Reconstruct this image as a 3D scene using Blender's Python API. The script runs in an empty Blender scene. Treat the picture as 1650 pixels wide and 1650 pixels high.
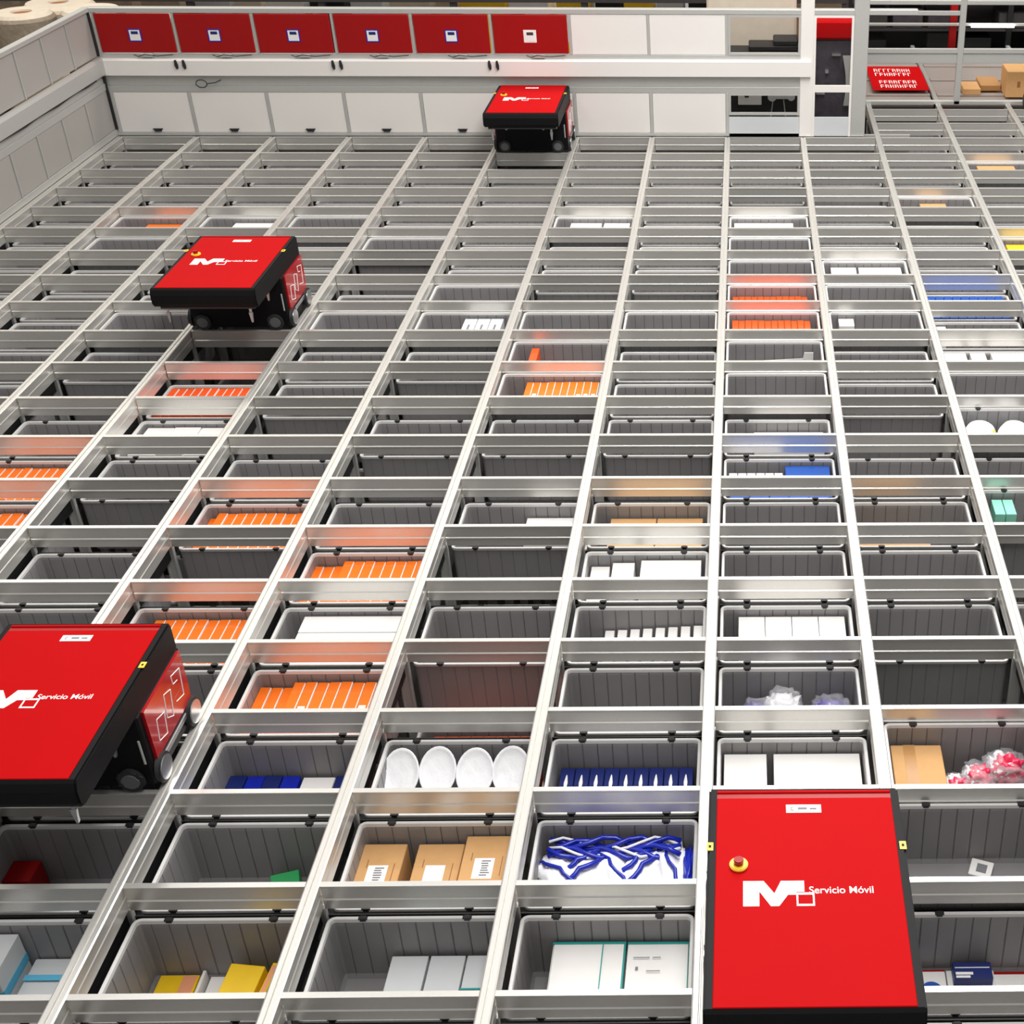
import bpy, bmesh, math, random
from mathutils import Vector, Matrix, noise
random.seed(7)
SC = bpy.context.scene
COL = SC.collection
R = math.radians
PX, PY = .705, .48          # cell pitch of the storage grid
FLOOR_Z = -2.8

# ------------------------------------------------------------------ camera
F, PPX = 2170.64, 1238.53
pitch, yaw, roll = .560379, .0200733, .0073337
cam_d = bpy.data.cameras.new('camera'); cam = bpy.data.objects.new('camera', cam_d); COL.objects.link(cam)
fw = Vector((math.sin(yaw)*math.cos(pitch), math.cos(yaw)*math.cos(pitch), -math.sin(pitch)))
rt = Vector((math.cos(yaw), -math.sin(yaw), 0)); up = rt.cross(fw)
rt2 = rt*math.cos(roll)+up*math.sin(roll); up2 = -rt*math.sin(roll)+up*math.cos(roll)
M = Matrix((rt2, up2, -fw)).transposed().to_4x4(); M.translation = Vector((.158122, -2.952907, 3.735542))
cam.matrix_world = M
cam_d.sensor_fit = 'HORIZONTAL'; cam_d.sensor_width = 36; cam_d.lens = F/1650*36
cam_d.shift_x = (825-PPX)/1650; cam_d.clip_end = 200
SC.camera = cam

# ------------------------------------------------------------------ light
W = bpy.data.worlds.new('world'); SC.world = W; W.use_nodes = True
bgn = W.node_tree.nodes['Background']; bgn.inputs[0].default_value = (1, .975, .95, 1); bgn.inputs[1].default_value = .31
def area(name, loc, sx, sy, power, col=(1, .98, .95), rot=(0, 0, 0)):
    l = bpy.data.lights.new(name, 'AREA'); l.shape = 'RECTANGLE'; l.size = sx; l.size_y = sy; l.energy = power; l.color = col
    o = bpy.data.objects.new(name, l); o.location = loc; o.rotation_euler = rot; COL.objects.link(o)
area('ceiling_lamp', (.5, 2.2, 6.2), 1.2, 7, 400)
area('ceiling_lamp', (1.2, 6.6, 5.6), 1.0, 4, 260)
area('ceiling_lamp', (-5.0, 3.5, 7.2), .8, 9, 95)
area('ceiling_lamp', (5.5, 5, 7.2), .8, 9, 110)
area('ceiling_lamp', (-3, 11.6, 6), 10, 1, 230, (1, .93, .82))
area('ceiling_lamp', (3.5, 11.8, 5), 3, .8, 90, (1, .95, .88))
area('ceiling_lamp', (-8, 10, 6), 3, 3, 140, (1, .93, .82))
SC.view_settings.view_transform = 'Standard'; SC.view_settings.look = 'None'
SC.view_settings.gamma = 1; SC.view_settings.use_curve_mapping = False
SC.view_settings.exposure = .22

# ------------------------------------------------------------------ materials
def lin(c): return tuple((x/12.92 if x <= .04045 else ((x+.055)/1.055)**2.4) for x in [v/255 for v in c])
def mat(name, rgb, rough=.5, metal=0., var=.06, scale=20., alpha=1., bump=0., trans=0., coat=0., spec=.5):
    m = bpy.data.materials.new(name); m.use_nodes = True; nt = m.node_tree; b = nt.nodes['Principled BSDF']
    r, g, bl = lin(rgb)
    tc = nt.nodes.new('ShaderNodeTexCoord'); nz = nt.nodes.new('ShaderNodeTexNoise'); nz.inputs['Scale'].default_value = scale
    nz.inputs['Detail'].default_value = 3
    nt.links.new(tc.outputs['Object'], nz.inputs['Vector'])
    mx = nt.nodes.new('ShaderNodeMix'); mx.data_type = 'RGBA'
    mx.inputs[6].default_value = (r*(1-var), g*(1-var), bl*(1-var), 1); mx.inputs[7].default_value = (min(1, r*(1+var)), min(1, g*(1+var)), min(1, bl*(1+var)), 1)
    nt.links.new(nz.outputs['Fac'], mx.inputs[0]); nt.links.new(mx.outputs[2], b.inputs['Base Color'])
    b.inputs['Roughness'].default_value = rough; b.inputs['Metallic'].default_value = metal
    b.inputs['Alpha'].default_value = alpha; b.inputs['Transmission Weight'].default_value = trans
    b.inputs['Coat Weight'].default_value = coat; b.inputs['Specular IOR Level'].default_value = spec
    if bump:
        bp = nt.nodes.new('ShaderNodeBump'); bp.inputs['Strength'].default_value = bump; bp.inputs['Distance'].default_value = .01
        nt.links.new(nz.outputs['Fac'], bp.inputs['Height']); nt.links.new(bp.outputs[0], b.inputs['Normal'])
    return m
def emis(name, rgb, s):
    m = bpy.data.materials.new(name); m.use_nodes = True; b = m.node_tree.nodes['Principled BSDF']
    b.inputs['Emission Color'].default_value = (*lin(rgb), 1); b.inputs['Emission Strength'].default_value = s
    return m
ALU = mat('brushed_aluminium', (222, 220, 215), .34, .66, .04, 60)
ALU_P = mat('matt_aluminium', (196, 196, 193), .45, .4, .04, 40)
BIN = mat('grey_bin_plastic', (138, 136, 137), .42, 0, .06, 8)
RIM = mat('grey_bin_rim_lit', (216, 215, 214), .35, 0, .04, 30)  # bin plastic, lightened for the overhead light on its upturned rim
CLIP = mat('black_clip', (34, 34, 36), .5)
WHITE_P = mat('white_wall_panel', (234, 230, 226), .4, 0, .02, 2)
GREY_P = mat('light_grey_wall_panel', (172, 168, 164), .45, .1, .03, 3)
RED_P = mat('dark_red_panel', (158, 6, 9), .4, 0, .05, 3, spec=.3)
RED = mat('robot_red', (184, 4, 10), .6, 0, .03, 3, spec=.06)
RED_S = mat('robot_side_red', (176, 18, 26), .2, 0, .1, 6, coat=.6)
BLACK = mat('robot_black', (17, 16, 18), .5, spec=.15)
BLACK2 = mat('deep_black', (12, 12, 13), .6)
RUB = mat('tyre_rubber', (40, 41, 43), .6)
HUB = mat('dull_hub', (112, 112, 114), .5, .3)
CHROME = mat('steel', (200, 200, 202), .3, .9)
WHITE = mat('white_print', (245, 244, 242), .5, 0, .01)
YEL = mat('yellow_plastic', (250, 205, 60), .4)
ORANGE = mat('orange_card', (248, 116, 14), .5, 0, .05, 15)
ORANGE2 = mat('orange_red_card', (240, 84, 14), .5, 0, .05, 15)
CARD = mat('kraft_cardboard', (205, 158, 104), .75, 0, .07, 30)
CARD_D = mat('kraft_tape', (186, 138, 84), .4)
WCARD = mat('white_card', (240, 238, 236), .5, 0, .02)
GCARD = mat('light_grey_card', (205, 208, 210), .5, 0, .03)
TEAL = mat('teal_print', (30, 150, 145), .5)
NAVY = mat('navy_card', (16, 34, 104), .45, 0, .1)
BLUE = mat('blue_card', (28, 82, 170), .4)
BLUE2 = mat('royal_blue_film', (20, 40, 170), .25, 0, .25, 14, bump=.4)
LBLUE = mat('pale_blue_print', (92, 180, 215), .5)
WFILM = mat('white_film', (246, 246, 250), .3, 0, .03, 25, bump=.5)
CLEAR = mat('clear_film', (230, 230, 236), .12, 0, .1, 30, alpha=.24, bump=.8)
PURPLE = mat('purple_film', (70, 50, 170), .3, 0, .2, 20)
PINK = mat('red_pink_film', (226, 40, 84), .3, 0, .25, 40)
GREEN = mat('green_card', (18, 150, 78), .4)
YCARD = mat('yellow_card', (246, 200, 30), .4, 0, .12, 12)
PEACH = mat('peach_print', (235, 160, 120), .5)
GREY_T = mat('grey_print', (120, 120, 125), .6)
AQUA = mat('aqua_card', (140, 215, 190), .5)
BROWN = mat('brown_print', (150, 96, 56), .6)
CONC = mat('concrete_floor', (120, 112, 104), .8, 0, .15, 1.2)
DARKM = mat('dark_steel', (66, 63, 64), .5, .3)
MACH = mat('dark_machinery', (78, 72, 80), .35, .3, .5, 18, bump=.8)
BEIGE = mat('beige_wrap', (190, 172, 148), .6, 0, .16, 14, bump=.6)
BEIGE2 = mat('pale_wrap', (214, 202, 184), .5, 0, .12, 9)
STONE = mat('taupe_wrap', (142, 130, 114), .7, 0, .3, 22, bump=.8)
GLASS = mat('pane_glass', (12, 14, 14), .03, 0, .02, 2, alpha=.1)
DECK = mat('worn_deck_metal', (158, 148, 142), .5, .2, .1, 3)
REFL_GLOW = emis('reflection_glow', (255, 255, 255), 5)

# ------------------------------------------------------------------ mesh helpers
class MB:
    def __init__(s): s.bm = bmesh.new()
    def box(s, x0, x1, y0, y1, z0, z1, bev=0., rot=None, seg=1):
        g = bmesh.ops.create_cube(s.bm, size=1); vs = g['verts']
        c = Vector(((x0+x1)/2, (y0+y1)/2, (z0+z1)/2)); d = (x1-x0, y1-y0, z1-z0)
        for v in vs:
            v.co = Vector((v.co.x*d[0], v.co.y*d[1], v.co.z*d[2]))
            if rot: v.co = rot @ v.co
            v.co += c
        if bev:
            es = list({e for v in vs for e in v.link_edges})
            bmesh.ops.bevel(s.bm, geom=es, offset=bev, segments=seg, affect='EDGES', profile=.5)
        return s
    def prism(s, pts, axis, a0, a1):
        # pts 2D outline, extruded along axis: 'x' -> pts are (y,z); 'y' -> (x,z); 'z' -> (x,y)
        def P(p, a): return {'x': (a, p[0], p[1]), 'y': (p[0], a, p[1]), 'z': (p[0], p[1], a)}[axis]
        A = [s.bm.verts.new(P(p, a0)) for p in pts]; B = [s.bm.verts.new(P(p, a1)) for p in pts]
        n = len(pts)
        for i in range(n): s.bm.faces.new((A[i], A[(i+1) % n], B[(i+1) % n], B[i]))
        s.bm.faces.new(A[::-1]); s.bm.faces.new(B)
        return s
    def cyl(s, c, r, h, axis='z', r2=None, seg=24, bev=0.):
        r2 = r if r2 is None else r2
        g = bmesh.ops.create_cone(s.bm, cap_ends=True, segments=seg, radius1=r, radius2=r2, depth=h)
        rot = {'z': Matrix.Identity(3), 'x': Matrix.Rotation(R(90), 3, 'Y'), 'y': Matrix.Rotation(R(-90), 3, 'X')}[axis]
        for v in g['verts']: v.co = rot @ v.co + Vector(c)
        if bev:
            es = [e for e in {e for v in g['verts'] for e in v.link_edges} if any(len(f.verts) > 4 for f in e.link_faces)]
            bmesh.ops.bevel(s.bm, geom=es, offset=bev, segments=2, affect='EDGES')
        return s
    def tube(s, pts, r, seg=6):
        pts = [Vector(p) for p in pts]; rings = []
        for i, p in enumerate(pts):
            t = (pts[min(i+1, len(pts)-1)]-pts[max(i-1, 0)]).normalized()
            a = t.cross(Vector((0, 0, 1)));
            if a.length < .01: a = t.cross(Vector((1, 0, 0)))
            a.normalize(); b = t.cross(a)
            rings.append([s.bm.verts.new(p+(a*math.cos(k*math.tau/seg)+b*math.sin(k*math.tau/seg))*r) for k in range(seg)])
        for A, B in zip(rings, rings[1:]):
            for k in range(seg): s.bm.faces.new((A[k], A[(k+1) % seg], B[(k+1) % seg], B[k]))
        s.bm.faces.new(rings[0][::-1]); s.bm.faces.new(rings[-1])
        return s
    def lathe(s, prof, c=(0, 0, 0), seg=28):
        rings = []
        for r, z in prof:
            if r < 1e-5: rings.append([s.bm.verts.new((c[0], c[1], c[2]+z))])
            else: rings.append([s.bm.verts.new((c[0]+r*math.cos(k*math.tau/seg), c[1]+r*math.sin(k*math.tau/seg), c[2]+z)) for k in range(seg)])
        for A, B in zip(rings, rings[1:]):
            for k in range(seg):
                k2 = (k+1) % seg
                if len(A) == 1: s.bm.faces.new((A[0], B[k], B[k2]))
                elif len(B) == 1: s.bm.faces.new((A[k], A[k2], B[0]))
                else: s.bm.faces.new((A[k], A[k2], B[k2], B[k]))
        return s
    def blob(s, c, d, seed=0, amp=.25, freq=2.2, sub=4):
        g = bmesh.ops.create_icosphere(s.bm, subdivisions=sub, radius=1)
        o = Vector((seed*3.7, seed*1.3, -seed*2.1))
        for v in g['verts']:
            n = v.co.normalized(); k = 1+amp*noise.noise(n*freq+o)+amp*.6*noise.noise(n*freq*2.7+o)
            q = Vector((abs(n.x)**.7*(1 if n.x > 0 else -1), abs(n.y)**.7*(1 if n.y > 0 else -1), n.z))
            v.co = Vector((q.x*d[0]*k, q.y*d[1]*k, q.z*d[2]*k))+Vector(c)
        return s
    def mesh(s, name, m, smooth=False):
        bmesh.ops.recalc_face_normals(s.bm, faces=s.bm.faces)
        me = bpy.data.meshes.new(name); s.bm.to_mesh(me); s.bm.free()
        me.materials.append(m)
        if smooth:
            for p in me.polygons: p.use_smooth = True
        return me
    def build(s, name, m, parent=None, loc=(0, 0, 0), smooth=False, rz=0):
        return link(name, s.mesh(name, m, smooth), parent, loc, rz)
def link(name, me, parent=None, loc=(0, 0, 0), rz=0):
    o = bpy.data.objects.new(name, me); COL.objects.link(o); o.location = loc; o.rotation_euler.z = rz
    if parent: o.parent = parent
    return o
def tag(o, label, cat, group=None):
    o['label'] = label; o['category'] = cat
    if group: o['group'] = group
    return o
def thing(name, label, cat, loc=(0, 0, 0), group=None, rz=0):
    return tag(link(name, None, None, loc, rz), label, cat, group)
def struct(o): o['kind'] = 'structure'; return o
CH = {}
def copy_tree(o, parent=None):
    c = o.copy(); COL.objects.link(c)
    if parent: c.parent = parent
    for ch in list(CH.get(o.name, [])): copy_tree(ch, c)
    return c
def index_children(o):
    CH[o.name] = list(o.children)
    for ch in o.children: index_children(ch)
ORD = ['', 'first', 'second', 'third', 'fourth', 'fifth', 'sixth', 'seventh', 'eighth', 'ninth', 'tenth', 'eleventh', 'twelfth', 'thirteenth', 'fourteenth', 'fifteenth', 'sixteenth', 'seventeenth', 'eighteenth', 'nineteenth', 'twentieth']
NUM = ['no', 'one', 'two', 'three', 'four', 'five', 'six', 'seven', 'eight', 'nine']
def colname(c, far):
    if far:
        if c <= -3: return 'in line with %s red panel' % ORD[c+9]
        return {-2: 'below left white upper panel', -1: 'below right white upper panel', 0: 'in line with small window',
                1: 'in line with glazed door', 2: 'first column right of door', 3: 'second column right of door', 4: 'third column right of door'}[c]
    if c == 0: return "in nearest robot's column"
    return '%s column%s %s of nearest robot' % (NUM[abs(c)], '' if abs(c) == 1 else 's', 'left' if c < 0 else 'right')
def where(c, r):
    if r < 0: return 'in cut-off bottom row, %s' % colname(c, False)
    if r <= 9: return 'in %s full row from bottom, %s' % (ORD[r+1], colname(c, False))
    if r <= 19: return 'in %s row before back wall, %s' % (ORD[20-r], colname(c, True))
    return 'in %s row past the door, %s' % (ORD[r-19], colname(c, True))

# ------------------------------------------------------------------ setting
MBx = MB
struct(MB().box(-14, 12, -6, 24, FLOOR_Z-.1, FLOOR_Z).build('floor', CONC))
XL, YB = -8*PX-.03, 20*PY+.03       # left wall, back wall planes
XR = 5*PX
struct(MB().box(XL-.05, XL-.02, -1.6, YB, FLOOR_Z, 0).build('trim_1', GREY_P))
struct(MB().box(XL-.05, XR+.3, -1.66, -1.6, FLOOR_Z, -.02).build('trim_2', GREY_P))
struct(MB().box(XR+.2, XR+.23, -1.6, 13.2, FLOOR_Z, -.02).build('trim_3', GREY_P))
struct(MB().box(XL-.05, 1.72, YB+.05, YB+.08, FLOOR_Z, 0).build('trim_4', GREY_P))

LOW = {(-2, 3), (-4, 5), (-2, 5), (-5, 6), (-3, 7), (-2, 7), (-1, 7), (-4, 8), (1, 8), (-6, 9), (-3, 9), (1, 3), (-5, 10), (-5, 11), (-2, 12), (-1, 12), (2, 5), (-3, 19), (-4, 13), (1, 17), (0, 16)}
# ------------------------------------------------------------------ tracks
def rails():
    # column tracks run away from the camera, double grooved
    prof = [(-.026, 0), (-.021, .003), (-.004, .003), (-.002, -.004), (.002, -.004), (.004, .003), (.021, .003), (.026, 0), (.026, -.012), (.021, -.016),
            (.021, -.052), (.024, -.056), (.024, -.062), (.021, -.066), (.021, -.115), (-.021, -.115), (-.021, -.066), (-.024, -.062), (-.024, -.056), (-.021, -.052), (-.021, -.016), (-.026, -.012)]
    y_end = {True: 22.45*PY, False: 20*PY}
    me = {k: MB().prism(prof, 'y', -2*PY-.3, v).mesh('rail', ALU) for k, v in y_end.items()}
    strip = {k: MB().box(-.005, .005, -2*PY-.3, v, -.2, -.115).mesh('gap_shade_strip', BLACK2) for k, v in y_end.items()}  # black strip added below each track, stands in for shade between bins
    post = MB().box(-.021, .021, -.0075, .0075, FLOOR_Z, -.115).box(-.026, -.018, -.012, .012, FLOOR_Z, -.115).box(.018, .026, -.012, .012, FLOOR_Z, -.115).mesh('post', ALU_P)
    for i in range(-8, 6):
        far = i >= 2
        lab = {-8: 'aluminium track along the foot of the left wall', 2: 'long aluminium track running past the glazed door frame',
               0: "long aluminium track touching nearest robot's left edge", 1: "long aluminium track touching nearest robot's right edge"}.get(i)
        if not lab:
            lab = 'long aluminium track, %s to the %s of nearest robot' % (ORD[-i] if i < 0 else ORD[i-1], 'left' if i < 0 else 'right')
        t = thing('column_track', lab, 'rail', (i*PX, 0, 0), 'long tracks running towards the back wall')
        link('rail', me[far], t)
        link('gap_shade_strip', strip[far], t)
        for j in range(-2, 23 if far else 21):
            link('post', post, t, (0, j*PY, 0))
    # cross rails: one thing per row, a segment per cell
    h = PX/2-.0265
    cp = [(-.012, 0), (.012, 0), (.012, -.006), (.008, -.012), (.008, -.118), (-.009, -.118), (-.009, -.079), (-.0125, -.076), (-.0125, -.07), (-.008, -.066), (-.008, -.012), (-.012, -.006)]
    seg = MB().prism(cp, 'x', -h, h).mesh('rail_segment', ALU)
    low = MB().box(-.3525+.03, .3525-.03, -.003, .003, -.3, -.158).mesh('cross_gap_shade', BLACK2)  # added black strip that darkens the shaded gap under a cross rail
    for j in range(-2, 23):
        if j < 0: lab = 'aluminium cross rail at the bottom edge of the grid' if j == -1 else 'aluminium cross rail below the bottom edge of the view'
        elif j == 0: lab = 'bottommost fully visible aluminium cross rail of the grid'
        elif j <= 9: lab = 'aluminium cross rail, %s above the bottommost full one' % ORD[j]
        elif j < 20: lab = 'aluminium cross rail, %s in front of the back wall' % ORD[20-j]
        elif j == 20: lab = 'aluminium cross rail at the foot of the back wall'
        else: lab = 'aluminium cross rail past the door, %s beyond the wall line' % ORD[j-20]
        t = thing('cross_rail', lab, 'rail', (0, j*PY, 0), 'cross rails between the long tracks')
        for c in range(-8 if j <= 20 else 2, 5):
            link('rail_segment', seg, t, ((c+.5)*PX, 0, 0))
            if (c, j-1) not in LOW and j < 20: link('cross_gap_shade', low, t, ((c+.5)*PX, 0, 0))
rails()

# ------------------------------------------------------------------ bins
def bin_proto(detail):
    HX, HY, H, rad = .3185, .2245, .32, .03
    per = []   # contour (x, y, nx, ny, groove)
    def side(p, q, n, k):
        L = (Vector(q)-Vector(p)).length; out = []
        for i in range(k):
            t = (i+.5)/k
            for dt, g in ((-.0035/L, 0), (0, 1), (.0035/L, 0)):
                tt = t+dt; out.append((p[0]+(q[0]-p[0])*tt, p[1]+(q[1]-p[1])*tt, n[0], n[1], g))
        return out
    def corner(cx, cy, a0):
        return [(cx+rad*math.cos(a), cy+rad*math.sin(a), math.cos(a), math.sin(a), 0) for a in [a0+k*math.pi/8 for k in range(5)]]
    nx, ny = (9, 6)
    per += corner(HX-rad, -HY+rad, -math.pi/2)+side((HX, -HY+rad), (HX, HY-rad), (1, 0), ny)
    per += corner(HX-rad, HY-rad, 0)+side((HX-rad, HY), (-HX+rad, HY), (0, 1), nx)
    per += corner(-HX+rad, HY-rad, math.pi/2)+side((-HX, HY-rad), (-HX, -HY+rad), (-1, 0), ny)
    per += corner(-HX+rad, -HY+rad, math.pi)+side((-HX+rad, -HY), (HX-rad, -HY), (0, -1), nx)
    def ring(bm, off, z, g):
        return [bm.verts.new((x-n*(off-g*gr), y-m*(off-g*gr), z)) for x, y, n, m, gr in per]
    def skin(bm, rings, cap0=False, cap1=False):
        n = len(per)
        for A, B in zip(rings, rings[1:]):
            for i in range(n): bm.faces.new((A[i], A[(i+1) % n], B[(i+1) % n], B[i]))
        if cap0: bm.faces.new(rings[0][::-1])
        if cap1: bm.faces.new(rings[-1])
    b = MB()  # tub, rim top at z = 0
    skin(b.bm, [ring(b.bm, .012, -H, -.003), ring(b.bm, .006, -H+.02, -.003), ring(b.bm, .005, -.014, -.003), ring(b.bm, .015, -.014, 0), ring(b.bm, .017, -.03, .005), ring(b.bm, .02, -H+.03, .005), ring(b.bm, .03, -H+.012, 0)], True, True)
    tub = b.mesh('tub', BIN)
    b = MB()
    rr = [ring(b.bm, .004, -.016, 0), ring(b.bm, 0, -.013, 0), ring(b.bm, 0, -.002, 0), ring(b.bm, .002, 0, 0), ring(b.bm, .012, 0, 0), ring(b.bm, .014, -.002, 0), ring(b.bm, .0155, -.016, 0)]
    skin(b.bm, rr+[rr[0]])
    rim = b.mesh('rim', RIM)
    clip = MB().box(-.017, .017, -.008, .008, -.006, .0022, .002).box(-.011, .011, -.0088, .0088, -.012, .003, .001).mesh('rim_clip', CLIP)
    e = link('storage_bin', None)
    link('tub', tub, e); link('rim', rim, e)
    if detail:
        for sx in (-.19, .19):
            for sy in (-1, 1): link('rim_clip', clip, e, (sx, sy*(HY-.0075), 0))
    return e
bin_near, bin_far = bin_proto(True), bin_proto(False)
index_children(bin_near); index_children(bin_far)
used = {'n': False, 'f': False}
HIGH = {(1, 2), (1, 1), (0, 9), (0, 10), (0, 11), (0, 12), (0, 13), (0, 14), (1, 11), (1, 12), (2, 9), (-2, 9), (-2, 10), (-2, 11), (-1, 11), (-3, 11), (-3, 12), (-4, 11), (2, 8), (2, 6), (-6, 11), (-4, 14), (-7, 14), (-5, 15), (-2, 15), (0, 15), (2, 16), (3, 14), (1, 13), (-6, 15), (-7, 15), (3, 18)}
WHAT = {}
def rim_z(c, r): return -.49 if (c, r) in LOW else (-.075 if (c, r) in HIGH else -.152)
def view_px(x, y, z=-.1):
    v = Vector((x, y, z))-M.translation; d = v.dot(fw)
    return PPX+F*v.dot(rt2)/d, 825-F*v.dot(up2)/d
CELLS = []
for r in range(-1, 22):
    for c in range(-8, 5):
        if r >= 20 and c < 2: continue
        u, v = view_px((c+.5)*PX, (r+.5)*PY)
        wpx = abs(view_px((c+1)*PX, (r+.5)*PY)[0]-view_px(c*PX, (r+.5)*PY)[0])
        if -wpx*.75 < u < 1650+wpx*.75: CELLS.append((c, r))
def place_bins():
    for c, r in CELLS:
        near = r <= 8
        p, k = (bin_near, 'n') if near else (bin_far, 'f')
        o = p if not used[k] else copy_tree(p)
        used[k] = True
        o.location = ((c+.5)*PX, (r+.5)*PY, rim_z(c, r))
        state = WHAT.get((c, r), 'deep-set empty' if (c, r) in LOW else 'empty')
        lab = '%s grey bin %s' % (state, where(c, r))
        tag(o, lab, 'bin', 'grey plastic storage bins in the grid')

# ------------------------------------------------------------------ contents
def W3(c, r, x, y, z=0): return ((c+.5)*PX+x, (r+.5)*PY+y, z)
def fill(c, r, s): WHAT[(c, r)] = s
SHORT = lambda c, r: where(c, r).replace('full row from bottom', 'row up').replace('row before back wall', 'row from wall').replace('in line with', 'under').replace('nearest robot', 'near robot')
def base_z(c, r): return rim_z(c, r)-.308
def carton(c, r, x0, x1, y0, y1, zt, m, label, cat='box', name='carton', group=None, zb=None, band=None, edge=None, stick=None, seam=None, tilt=0, rz=0, bev=.002):
    zb = base_z(c, r) if zb is None else zb
    sx, sy, sz = (x1-x0)/2, (y1-y0)/2, zt-zb
    o = MB().box(-sx, sx, -sy, sy, 0, sz, bev).build(name, m)
    o.location = W3(c, r, (x0+x1)/2, (y0+y1)/2, zb); o.rotation_euler = (tilt, 0, rz)
    tag(o, label, cat, group)
    e = .0012
    if band:      # printed band round the lower/front top edge
        MB().box(-sx-e, sx+e, -sy-e, -sy+.012, sz-.012, sz+e).build('printed_edge', band, o)
    if edge:      # narrow band along the right edge and back
        MB().box(-sx-e, sx+e, sy-.01, sy+e, sz-.02, sz+e).build('printed_edge', edge, o)
        MB().box(sx-.006, sx+e, -sy-e, sy-.01, sz-.02, sz+e).build('printed_edge', edge, o)
    if stick:
        a, b, c2, d, sm = stick
        MB().box(a*sx, b*sx, c2*sy, d*sy, sz, sz+.0015).build('label', sm, o)
    if seam: MB().box(-sx, sx, -.02, .02, sz, sz+.001).build('tape', seam, o)
    return o
def orange_run(c, r, x0, x1, n, zt, step=None, m=ORANGE):
    fill(c, r, 'orange-filled'); g = 'orange cartons standing in bins'
    w = (x1-x0)/n
    for i in range(n):
        z = zt-(.03 if step and i < step else 0)-random.random()*.006
        o = carton(c, r, x0+i*w+.001, x0+(i+1)*w-.002, -.17+random.random()*.02, .195, z, m,
                   '%s orange carton from left %s' % (ORD[i+1], SHORT(c, r)), 'box', 'orange_carton', g)
        sx, sz = w/2-.0015, z-base_z(c, r)
        if r < 10:
            MB().box(sx-.003, sx+.0006, -.17, .17, sz-.03, sz+.001).box(-sx+.008, sx-.012, -.12+.1*random.random(), -.1+.12*random.random(), sz, sz+.001).build('white_edge', WHITE, o)
def white_run(c, r, spans, zt, what='white', m=WCARD, depth=.2, y1=.195, group='white cartons in bins', **k):
    fill(c, r, 'white-carton')
    for i, s in enumerate(spans):
        z = s[2] if len(s) > 2 else zt
        carton(c, r, s[0], s[1], y1-depth, y1, z, m, '%s%s carton %s' % (ORD[i+1]+' ' if len(spans) > 1 else 'lone ', what, SHORT(c, r)), 'box', 'carton', group, **k)
# nearest row of cells
fill(-4, 0, 'pale-blue-box-filled')
a = carton(-4, 0, -.16, -.036, .02, .2, -.203, GCARD, 'tall grey and pale blue box at the bottom left picture edge', 'box', 'carton')
MB().box(-.0635, .0635, -.0915, -.088, .12, .16).box(-.0635, .0635, -.0915, -.088, .21, .255).box(.061, .0635, -.09, .09, .12, .16).build('pale_blue_band', LBLUE, a)
a = carton(-4, 0, -.01, .14, .03, .2, -.339, GCARD, 'low grey box with pale blue stripe right of the tall one, bottom left', 'box', 'carton')
MB().box(-.0765, .0765, -.02, .005, .129, .1305).box(-.0765, .0765, -.087, -.083, .08, .1).build('pale_blue_band', LBLUE, a)
fill(-3, 0, 'yellow-pack-filled')
carton(-3, 0, -.275, -.13, .08, .195, -.43, YCARD, 'flat yellow pack lying in the lower left corner bin', 'pack', 'yellow_pack', stick=(.2, .9, -.8, .9, PEACH))
carton(-3, 0, -.115, -.103, .07, .2, -.41, WCARD, 'thin white leaflet standing beside flat yellow pack', 'leaflet', 'leaflet')
carton(-3, 0, -.09, -.0, .08, .195, -.44, WCARD, 'small white box left of the tilted yellow box', 'box', 'carton')
a = carton(-3, 0, .01, .14, .0, .17, -.335, YCARD, 'yellow box tilted in the bin beside the small white box', 'box', 'yellow_box', tilt=.12, rz=-.12)
MB().box(-.04, .03, -.0865, -.085, .02, .08).build('printed_patch', PEACH, a)
carton(-3, 0, .16, .185, .02, .17, -.335, YCARD, 'narrow yellow packet squeezed right of the tilted yellow box', 'packet', 'yellow_packet', rz=-.1, stick=(-.6, .6, -.8, .8, PEACH))
fill(-2, 0, 'grey-box-filled')
for i, (x0, x1) in enumerate([(-.102, .033), (.042, .17), (.177, .29)]):
    a = carton(-2, 0, x0, x1, .0 if i < 2 else .03, .19, -.329, GCARD, '%s light grey box with green edge in the bottom centre bin' % ['left', 'middle', 'right'][i], 'box', 'carton', 'light grey boxes with green edges')
    if i != 1: MB().box(-(x1-x0)/2-.001, (x1-x0)/2+.001, -(.19 if i < 2 else .16)/2-.001, -(.19 if i < 2 else .16)/2+.006, .129, .141).build('green_edge', TEAL, a)
fill(-1, 0, 'white-box-filled')
a = carton(-1, 0, -.206, .062, -.09, .195, -.269, WCARD, 'large white box with teal edge left in the bottom bin beside robot', 'box', 'carton', edge=TEAL, bev=.006)
MB().box(.05, .054, -.14, .13, .199, .2005).box(.054, .13, -.135, -.13, .199, .2005).build('teal_line', TEAL, a)
a = carton(-1, 0, .07, .299, -.06, .195, -.272, WCARD, 'large white box with teal edge right in the bottom bin beside robot', 'box', 'carton', edge=TEAL, band=TEAL)
for q in ((-.09, -.03, .05, .053), (-.02, .01, .05, .053), (-.08, -.07, 0, .01), (-.04, .01, -.01, -.007)): MB().box(*q, .196, .1972).build('printed_mark', GREY_T, a)
fill(1, 0, 'blue-box-filled')
a = carton(1, 0, -.13, .015, .11, .185, -.385, NAVY, 'navy blue box on top of white box right of nearest robot', 'box', 'carton', zb=-.43)
for q in ((-.065, 0, -.02, -.008), (-.065, -.012, -.034, -.024), (-.065, .065, .01, .014)): MB().box(*q, .045, .0458).build('printed_mark', WHITE, a)
a = carton(1, 0, -.15, .03, .03, .185, -.432, WCARD, 'white box with blue print under the navy box', 'box', 'carton', zb=-.465)
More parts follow.
